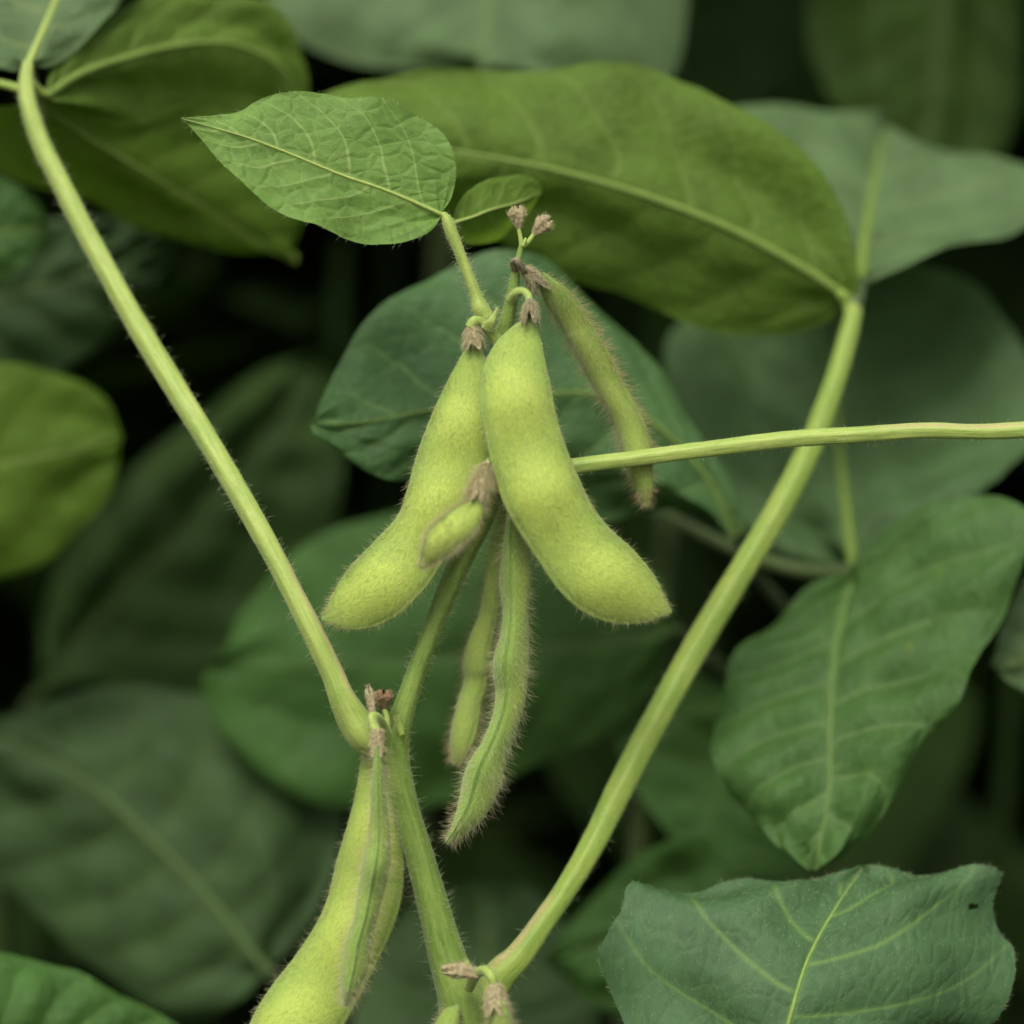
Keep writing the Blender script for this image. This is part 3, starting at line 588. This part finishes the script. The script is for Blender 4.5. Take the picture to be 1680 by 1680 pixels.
leaf(mp, [(1398, 492), (1300, 430), (1200, 377), (1100, 336), (1000, 303), (900, 277), (800, 257), (700, 240), (480, 190)],
    [(1398, 492), (1372, 528), (1310, 551), (1250, 556), (1170, 545), (1080, 513), (1000, 476), (920, 440), (850, 408), (780, 380), (690, 340), (600, 280), (480, 190)],
    [(1398, 492), (1396, 440), (1385, 370), (1350, 300), (1290, 240), (1220, 190), (1140, 140), (1060, 110), (980, 102), (900, 108), (800, 103), (700, 108), (620, 125), (540, 148), (480, 190)],
    'bright', d=(4.3, 4.0), el=1.2, er=.6, arch=-.4, n=200, k=60, veins=8, rug=.0010, wave=.003, ribw=18, mw=.0008, vw=.0006, vstr=.55, seed=2, ribmat=rib_b, label='large sunlit yellow-green leaflet behind the buds')
leaf(mp, [(1408, 484), (1420, 390), (1432, 310), (1445, 240), (1452, 205)],
    [(1408, 484), (1375, 430), (1290, 330), (1215, 230), (1200, 180), (1260, 167), (1350, 180), (1452, 205)],
    [(1408, 484), (1480, 447), (1570, 415), (1680, 377), (1770, 320), (1740, 285), (1600, 255), (1452, 205)],
    'pale', d=(4.4, 9), el=.5, er=0, n=90, k=40, veins=5, wave=.003, ribw=24, rug=.0008, seed=3, ribmat=rib_b, label='pale grey-green leaflet at the right')
leaf(mp, [(78, 156), (130, 122), (200, 97), (290, 75), (380, 72), (460, 110), (513, 200)],
    [(78, 156), (95, 90), (150, 42), (210, 12), (280, -4), (370, -6), (440, 15), (480, 50), (500, 95), (513, 150), (513, 200)],
    [(78, 156), (150, 172), (210, 205), (260, 228), (330, 240), (420, 235), (480, 225), (513, 200)],
    'bright', d=(3.0, 6.0), el=.5, er=.8, n=150, k=50, veins=7, rug=.0009, wave=.003, ribw=16, seed=5, ribmat=rib_b, label='bright green leaflet at the upper left')
leaf(mp, [(50, 160), (150, 230), (260, 295), (370, 360), (487, 434)],
    [(50, 160), (130, 155), (250, 160), (400, 175), (505, 225), (512, 330), (487, 434)],
    [(50, 160), (-30, 180), (-60, 230), (-20, 280), (60, 312), (120, 336), (210, 355), (300, 375), (400, 410), (487, 434)],
    'bright2', d=(3.6, 6.5), el=.6, er=.6, n=120, k=40, veins=7, wave=.003, rug=.0008, ribw=8, seed=6, ribmat=rib_b, label='deep green leaflet hanging under the bright one')
leaf(mp, [(45, 106), (70, 50), (95, -10), (130, -100), (160, -180)],
    [(45, 106), (80, 108), (130, 75), (180, 25), (215, -30), (230, -110), (160, -180)],
    [(45, 106), (10, 112), (-50, 90), (-90, 20), (-80, -70), (20, -160), (160, -180)],
    'pale', d=(2.8, 4.6), n=110, k=40, veins=5, shift=.3, vstr=.9, vw=.0007, wave=.0015, ribw=13, rug=.0005, seed=7, ribmat=stem_y, label='pale leaflet cut by the top left corner')
g = Geo(); tube([(44, 150, 2.7, 18), (20, 142, 2.8, 14), (-40, 128, 3, 14)], n=20, seg=14, geo=g); part(g, 'petiolule', [stem_r])
g = Geo(); tube([(50, 135, 2.7, 16), (64, 150, 2.9, 17), (80, 156, 3, 12)], n=20, seg=14, geo=g); part(g, 'petiolule', [stem_r])
g = Geo(); tube([(1400, 515, 4.2, 26), (1392, 500, 4.3, 22), (1378, 480, 4.2, 16)], n=20, seg=14, geo=g); part(g, 'petiolule', [stem_r])
g = Geo(); tube([(1402, 505, 4.2, 24), (1406, 488, 4.3, 26), (1410, 462, 4.6, 24)], n=20, seg=14, geo=g); part(g, 'petiolule', [stem_d])

# ------------------------------------------------------------------ neighbouring plants
def ground_under(x, d): 
    p = P([(x, 840, d)])[0]; return (p[0], p[1], 0)
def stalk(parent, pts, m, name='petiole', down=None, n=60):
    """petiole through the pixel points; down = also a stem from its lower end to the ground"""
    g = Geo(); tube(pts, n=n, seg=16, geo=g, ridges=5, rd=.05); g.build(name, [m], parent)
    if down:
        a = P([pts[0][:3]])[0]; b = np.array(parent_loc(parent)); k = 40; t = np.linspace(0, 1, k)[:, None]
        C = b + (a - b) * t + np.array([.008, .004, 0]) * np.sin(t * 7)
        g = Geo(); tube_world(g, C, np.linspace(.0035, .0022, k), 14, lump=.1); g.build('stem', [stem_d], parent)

p2 = plant(ground_under(1150, 8), 'soybean plant behind at right with a broad leaflet drooping to a point')
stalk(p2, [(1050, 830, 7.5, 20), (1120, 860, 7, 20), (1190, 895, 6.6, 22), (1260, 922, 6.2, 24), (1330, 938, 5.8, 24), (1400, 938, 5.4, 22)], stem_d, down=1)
leaf(p2, [(1400, 940), (1378, 1030), (1366, 1110), (1362, 1200), (1360, 1300), (1335, 1428)],
    [(1400, 940), (1330, 962), (1265, 1008), (1215, 1060), (1190, 1115), (1168, 1180), (1175, 1240), (1200, 1300), (1240, 1350), (1290, 1392), (1335, 1428)],
    [(1400, 940), (1420, 895), (1480, 848), (1560, 815), (1640, 812), (1700, 860), (1678, 930), (1640, 1020), (1590, 1110), (1562, 1170), (1512, 1222), (1475, 1290), (1440, 1350), (1400, 1400), (1335, 1428)],
    'mottled', d=(5.4, 2.2), el=.8, er=.2, arch=-.6, n=220, k=70, veins=8, rug=.0024, wave=.003, edge_wave=.002, vstr=.5, ribw=13, ribmat=rib_m, seed=12, fuzz=0, label='broad drooping leaflet with yellow mottling')
leaf(p2, [(1400, 932), (1388, 830), (1378, 740), (1372, 620), (1390, 450)],
    [(1400, 932), (1280, 905), (1190, 850), (1130, 760), (1098, 650), (1100, 560), (1180, 500), (1390, 450)],
    [(1400, 932), (1520, 885), (1640, 800), (1710, 700), (1690, 600), (1650, 530), (1600, 470), (1500, 445), (1390, 450)],
    'paledim', d=(5.6, 10), el=.6, er=-.4, n=150, k=50, veins=7, wave=.004, rug=.0018, ribw=20, vstr=.25, seed=13, ribmat=rib_b, label='dim grey-green leaflet behind the right petiole')
p3 = plant(ground_under(1230, 9), 'soybean plant with a dark spotted leaf whose tip points left behind the hanging pods')
leaf(p3, [(1205, 880), (1160, 785), (1080, 700), (980, 647), (850, 652), (700, 673), (600, 692), (510, 696)],
    [(1205, 880), (1170, 858), (1130, 850), (1060, 853), (1000, 858), (900, 830), (800, 812), (730, 800), (665, 787), (620, 776), (560, 740), (510, 696)],
    [(1205, 880), (1190, 790), (1140, 700), (1060, 600), (1000, 510), (930, 455), (880, 430), (830, 418), (790, 418), (740, 432), (680, 466), (622, 505), (582, 550), (546, 608), (520, 655), (510, 696)],
    'dark', d=(5, 2.2), el=.3, er=.8, arch=-.2, n=260, k=80, veins=9, rug=.0011, wave=.003, edge_wave=.002, vstr=.75, ribw=9, vw=.0004, mw=.0006, seed=14, ribmat=rib_f, label='dark green leaf with pale spots and a pointed tip')
stalk(p3, [(1290, 1000, 7.5, 18), (1240, 940, 6.5, 18), (1205, 880, 5.1, 16)], stem_d, down=1)
p4 = plant(ground_under(1270, 1), 'soybean plant in front with a blue-green leaf filling the lower right corner')
leaf(p4, [(1255, 1790), (1290, 1690), (1325, 1575), (1370, 1490), (1415, 1424)],
    [(1255, 1790), (1150, 1775), (1060, 1725), (1012, 1650), (990, 1600), (985, 1565), (1008, 1528), (1030, 1492), (1034, 1450), (1075, 1443), (1150, 1446), (1200, 1437), (1260, 1434), (1330, 1431), (1415, 1420)],
    [(1255, 1790), (1400, 1785), (1540, 1740), (1625, 1690), (1655, 1630), (1672, 1555), (1648, 1512), (1640, 1480), (1645, 1430), (1600, 1413), (1540, 1422), (1500, 1426), (1450, 1420), (1415, 1420)],
    'front', d=(-.6, 1.6), el=.9, er=1.0, arch=-.7, n=260, k=130, veins=4.6, shift=.34, rug=.0007, wave=.0022, holes=[(1604, 1487, 10, 5)], edge_wave=.0015, vw=.00042, mw=.0007, vstr=.8, ribw=11, fuzz=2200, seed=15, ribmat=rib_f, label='blue-green leaf with raised yellow veins')
stalk(p4, [(1200, 2100, 1, 26), (1240, 1900, .2, 22), (1255, 1790, -.6, 16)], stem_r, down=1)
p5 = plant(ground_under(600, 12), 'soybean plant behind the lowest pods with a broad wrinkled dull leaf at lower left')
leaf(p5, [(437, 1592), (335, 1465), (262, 1392), (150, 1290), (60, 1235), (-70, 1180)],
    [(437, 1592), (500, 1530), (552, 1420), (562, 1330), (530, 1250), (450, 1170), (370, 1135), (290, 1130), (180, 1125), (80, 1145), (0, 1165), (-70, 1180)],
    [(437, 1592), (405, 1635), (340, 1655), (250, 1642), (170, 1592), (110, 1540), (50, 1490), (-20, 1440), (-90, 1320), (-70, 1180)],
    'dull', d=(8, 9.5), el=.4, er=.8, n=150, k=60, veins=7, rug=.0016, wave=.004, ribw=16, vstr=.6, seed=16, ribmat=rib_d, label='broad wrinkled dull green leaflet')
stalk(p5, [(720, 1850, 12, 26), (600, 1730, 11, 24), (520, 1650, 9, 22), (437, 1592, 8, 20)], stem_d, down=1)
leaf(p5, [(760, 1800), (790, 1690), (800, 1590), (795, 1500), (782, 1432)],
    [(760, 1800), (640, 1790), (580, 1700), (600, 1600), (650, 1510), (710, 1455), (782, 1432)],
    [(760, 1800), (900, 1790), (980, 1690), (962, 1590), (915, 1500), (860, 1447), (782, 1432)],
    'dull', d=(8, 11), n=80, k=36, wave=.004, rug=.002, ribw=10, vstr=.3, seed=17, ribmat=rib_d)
p6 = plant(ground_under(-120, 3), 'soybean plant whose ribbed green leaf edge cuts the lower left corner')
leaf(p6, [(-180, 1800), (-60, 1745), (80, 1712), (200, 1705), (340, 1722)],
    [(-180, 1800), (-140, 1650), (-60, 1575), (0, 1562), (50, 1570), (92, 1590), (135, 1602), (200, 1630), (255, 1657), (340, 1722)],
    [(-180, 1800), (-60, 1880), (120, 1890), (270, 1820), (340, 1722)],
    'mid', d=(2.2, 3.6), el=.6, er=.2, n=150, k=60, veins=8, rug=.0022, wave=.002, ribw=12, vstr=.3, seed=18, ribmat=rib_d, label='green leaf with puckered ribs')
stalk(p6, [(-300, 2100, 3, 24), (-240, 1900, 2.6, 20), (-180, 1800, 2.2, 16)], stem_d, down=1)
p7 = plant(ground_under(-350, 9), 'soybean plant at the left edge with a rounded yellow-green leaf beside a dull mottled one')
leaf(p7, [(-260, 800), (-120, 775), (0, 760), (110, 740), (206, 712)],
    [(-260, 800), (-200, 660), (-90, 605), (0, 600), (70, 606), (130, 625), (180, 658), (206, 712)],
    [(-260, 800), (-150, 940), (-50, 960), (20, 942), (80, 915), (140, 862), (185, 800), (206, 712)],
    'bright2', d=(6.0, 6.5), el=.5, er=.5, n=90, k=36, wave=.003, rug=.0008, ribw=8, vstr=.3, seed=19, ribmat=rib_b, label='rounded yellow-green leaflet')
leaf(p7, [(-260, 560), (-120, 520), (40, 480), (180, 430), (295, 383)],
    [(-260, 560), (-150, 430), (-20, 380), (80, 360), (190, 360), (295, 383)],
    [(-260, 560), (-100, 660), (60, 625), (150, 575), (215, 510), (265, 450), (295, 383)],
    'dull', d=(8.5, 9), n=90, k=40, wave=.004, rug=.003, ribw=6, vstr=.3, seed=20, ribmat=rib_d, label='dull mottled leaflet')
leaf(p7, [(-180, 420), (-100, 400), (-20, 385), (82, 372)],
    [(-180, 420), (-120, 310), (-50, 280), (0, 288), (50, 318), (82, 372)],
    [(-180, 420), (-110, 490), (-40, 490), (10, 455), (60, 410), (82, 372)],
    'mid', d=(6.5, 6.5), n=60, k=26, wave=.002, rug=.0006, ribw=6, seed=21, ribmat=stem_r)
stalk(p7, [(-420, 900, 9, 24), (-340, 850, 7, 22), (-260, 800, 6, 16)], stem_d, down=1)
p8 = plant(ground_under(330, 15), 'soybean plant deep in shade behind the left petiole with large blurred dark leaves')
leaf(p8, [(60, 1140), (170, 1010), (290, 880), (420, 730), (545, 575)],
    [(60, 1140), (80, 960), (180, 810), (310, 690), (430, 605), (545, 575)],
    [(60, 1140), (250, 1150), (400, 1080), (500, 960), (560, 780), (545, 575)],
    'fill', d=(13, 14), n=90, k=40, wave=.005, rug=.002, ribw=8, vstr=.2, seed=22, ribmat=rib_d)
stalk(p8, [(-60, 1400, 15, 26), (0, 1260, 14, 24), (60, 1140, 13, 18)], stem_d, down=1)
p9 = plant(ground_under(1180, 10), 'soybean plant with one wide mid-green leaf spread behind the lower hanging pods')
leaf(p9, [(1110, 1030), (960, 1055), (800, 1070), (620, 1085), (480, 1090), (345, 1095)],
    [(1110, 1030), (1080, 940), (960, 860), (780, 815), (600, 845), (480, 905), (390, 1000), (345, 1095)],
    [(1110, 1030), (1080, 1120), (1000, 1200), (860, 1270), (740, 1325), (600, 1330), (440, 1270), (360, 1180), (345, 1095)],
    'mid', d=(7, 8.5), el=.6, er=.6, n=120, k=50, wave=.004, rug=.001, ribw=9, vstr=.3, seed=23, ribmat=rib_d)
stalk(p9, [(1280, 1200, 10, 24), (1190, 1100, 8.5, 22), (1110, 1030, 7, 16)], stem_d, down=1)
p10 = plant(ground_under(820, 20), 'soybean plant at the back whose pale leaf hangs along the top edge of the photo')
leaf(p10, [(780, -330), (790, -220), (800, -110), (800, 0), (790, 118)],
    [(780, -330), (600, -300), (470, -200), (420, -70), (470, 50), (560, 92), (680, 105), (790, 118)],
    [(780, -330), (960, -310), (1090, -200), (1125, -60), (1122, 60), (1090, 135), (960, 140), (790, 118)],
    'pale', d=(11, 9), n=90, k=40, wave=.004, rug=.0015, ribw=10, vstr=.25, seed=24, ribmat=rib_b)
stalk(p10, [(700, 100, 17, 24), (740, -260, 14, 24), (780, -330, 11, 18)], stem_d, down=1)
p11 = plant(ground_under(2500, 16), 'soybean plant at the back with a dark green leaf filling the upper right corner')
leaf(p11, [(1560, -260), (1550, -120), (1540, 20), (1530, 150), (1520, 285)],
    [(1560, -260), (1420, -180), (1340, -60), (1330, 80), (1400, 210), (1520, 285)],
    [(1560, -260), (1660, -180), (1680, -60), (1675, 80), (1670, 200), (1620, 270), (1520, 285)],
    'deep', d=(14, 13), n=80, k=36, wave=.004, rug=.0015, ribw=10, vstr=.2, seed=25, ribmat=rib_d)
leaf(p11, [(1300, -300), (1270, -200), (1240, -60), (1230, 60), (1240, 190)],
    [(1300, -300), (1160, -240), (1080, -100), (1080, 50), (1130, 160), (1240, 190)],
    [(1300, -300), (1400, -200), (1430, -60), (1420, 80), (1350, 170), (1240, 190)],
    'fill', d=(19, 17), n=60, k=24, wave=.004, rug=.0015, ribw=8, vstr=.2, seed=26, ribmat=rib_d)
stalk(p11, [(1750, 200, 15, 24), (1650, -220, 13, 24), (1560, -260, 12, 18)], stem_d, down=1)
p12 = plant(ground_under(1250, 13), 'soybean plant in the dark gap low at right with olive leaves under the drooping leaflet')
leaf(p12, [(1260, 1180), (1210, 1240), (1170, 1300), (1160, 1360), (1190, 1440)],
    [(1260, 1180), (1160, 1110), (1060, 1110), (1005, 1180), (1040, 1280), (1100, 1370), (1190, 1440)],
    [(1260, 1180), (1330, 1260), (1340, 1340), (1280, 1410), (1190, 1440)],
    'mid', d=(8.5, 7.5), n=80, k=30, wave=.003, rug=.001, ribw=8, vstr=.25, seed=27, ribmat=rib_d)
leaf(p12, [(1340, 1500), (1240, 1480), (1120, 1500), (1000, 1540), (890, 1580)],
    [(1340, 1500), (1300, 1400), (1180, 1370), (1080, 1385), (980, 1460), (890, 1580)],
    [(1340, 1500), (1280, 1620), (1120, 1680), (980, 1650), (890, 1580)],
    'mid', d=(6.5, 7.5), n=80, k=30, wave=.003, rug=.001, ribw=8, vstr=.25, seed=28, ribmat=rib_d)
stalk(p12, [(1420, 1640, 9, 22), (1380, 1560, 8, 22), (1340, 1500, 6.5, 14)], stem_d, down=1)
p13 = plant(ground_under(1950, 6), 'soybean plant whose single leaf tip pokes in from the right edge above the corner leaf')
leaf(p13, [(1900, 1000), (1800, 1050), (1720, 1075), (1622, 1092)],
    [(1900, 1000), (1830, 900), (1740, 900), (1680, 955), (1645, 1030), (1622, 1092)],
    [(1900, 1000), (1880, 1120), (1780, 1170), (1690, 1142), (1650, 1120), (1622, 1092)],
    'pale', d=(5, 4.5), n=80, k=30, wave=.002, rug=.001, ribw=8, vstr=.25, seed=29, ribmat=rib_b)
stalk(p13, [(2050, 1300, 6, 22), (1990, 1100, 5.5, 20), (1900, 1000, 5, 14)], stem_d, down=1)

# ------------------------------------------------------------------ the mass of foliage around and behind
def foliage():
    g = Geo(); nt_, ks = 9, 3
    t = np.linspace(0, 1, nt_); s = np.linspace(-1, 1, 2 * ks + 1)
    wd = 0.36 * np.sin(np.pi * t ** 0.75) ** 0.8
    base = np.stack([np.repeat(t[:, None], 7, 1), s[None] * wd[:, None], 0.10 * np.abs(s)[None] * wd[:, None] * 2 - 0.22 * t[:, None] ** 2], -1)
    F = grid_faces(nt_, 7)
    k = 0
    def put(x, y, z, size, seed):
        a = rng.random() * 2 * np.pi; tilt = rng.normal(0.15, 0.45); roll = rng.normal(0, 0.5)
        ca, sa = math.cos(a), math.sin(a); ct, st = math.cos(tilt), math.sin(tilt); cr, sr = math.cos(roll), math.sin(roll)
        Rm = np.array([[ca, -sa, 0], [sa, ca, 0], [0, 0, 1]]) @ np.array([[ct, 0, st], [0, 1, 0], [-st, 0, ct]]) @ np.array([[1, 0, 0], [0, cr, -sr], [0, sr, cr]])
        V = base.reshape(-1, 3) * size @ Rm.T + np.array([x, y, z])
        rel = V - CAM; dep = rel @ fwd; u = np.abs(rel @ rgt) / dep * LENS / 36; v = np.abs(rel @ upv) / dep * LENS / 36
        if dep.min() < DIST + 0.165 and (dep.max() > 0.0) and np.any((u < 0.56) & (v < 0.56)): return 0
        if y < 0.15 and abs(x) < 0.42 and z > 0.44: return 0
        if y < 0.02 and z > 0.40: return 0
        vm = np.exp(-(s[None] / 0.12) ** 2) * np.ones((nt_, 1)) * .5
        g.add(V, F, 0, {'vein': vm}, np.stack([base[..., 0].ravel() * size * 100 + seed, base[..., 1].ravel() * size * 100], -1))
        return 1
    for i in range(5200):          # behind
        y = rng.uniform(0.16, 1.5); x = rng.uniform(-1, 1) * (0.28 + 0.45 * y); top = 0.80
        z = top * rng.random() ** 0.6 if i % 3 else rng.uniform(.55, top)
        k += put(x, y, z, rng.uniform(0.05, 0.12), i * .37)
    for i in range(1500):          # either side of the subject and below it
        y = rng.uniform(-0.45, 0.2); x = rng.choice([-1, 1]) * rng.uniform(0.15, 0.6); z = rng.uniform(0.05, 0.72)
        k += put(x, y, z, rng.uniform(0.05, 0.12), i * .37)
    for i in range(700):
        y = rng.uniform(-0.15, 0.2); x = rng.uniform(-.2, .2); z = rng.uniform(0.05, 0.5)
        k += put(x, y, z, rng.uniform(0.05, 0.12), i * .37)
    for i in range(260):           # bare stems of the rows behind
        y = rng.uniform(0.2, 1.5); x = rng.uniform(-1, 1) * (0.28 + 0.45 * y)
        C = np.stack([np.linspace(x, x + rng.normal(0, .03), 6), np.linspace(y, y + rng.normal(0, .03), 6), np.linspace(0, rng.uniform(.5, .72), 6)], 1)
        tube_world(g, C, np.linspace(.004, .002, 6), 6)
    return g
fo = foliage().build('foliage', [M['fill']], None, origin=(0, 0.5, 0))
tag(fo, 'dense dark mass of soybean leaves filling the shaded background', 'foliage', kind='stuff')
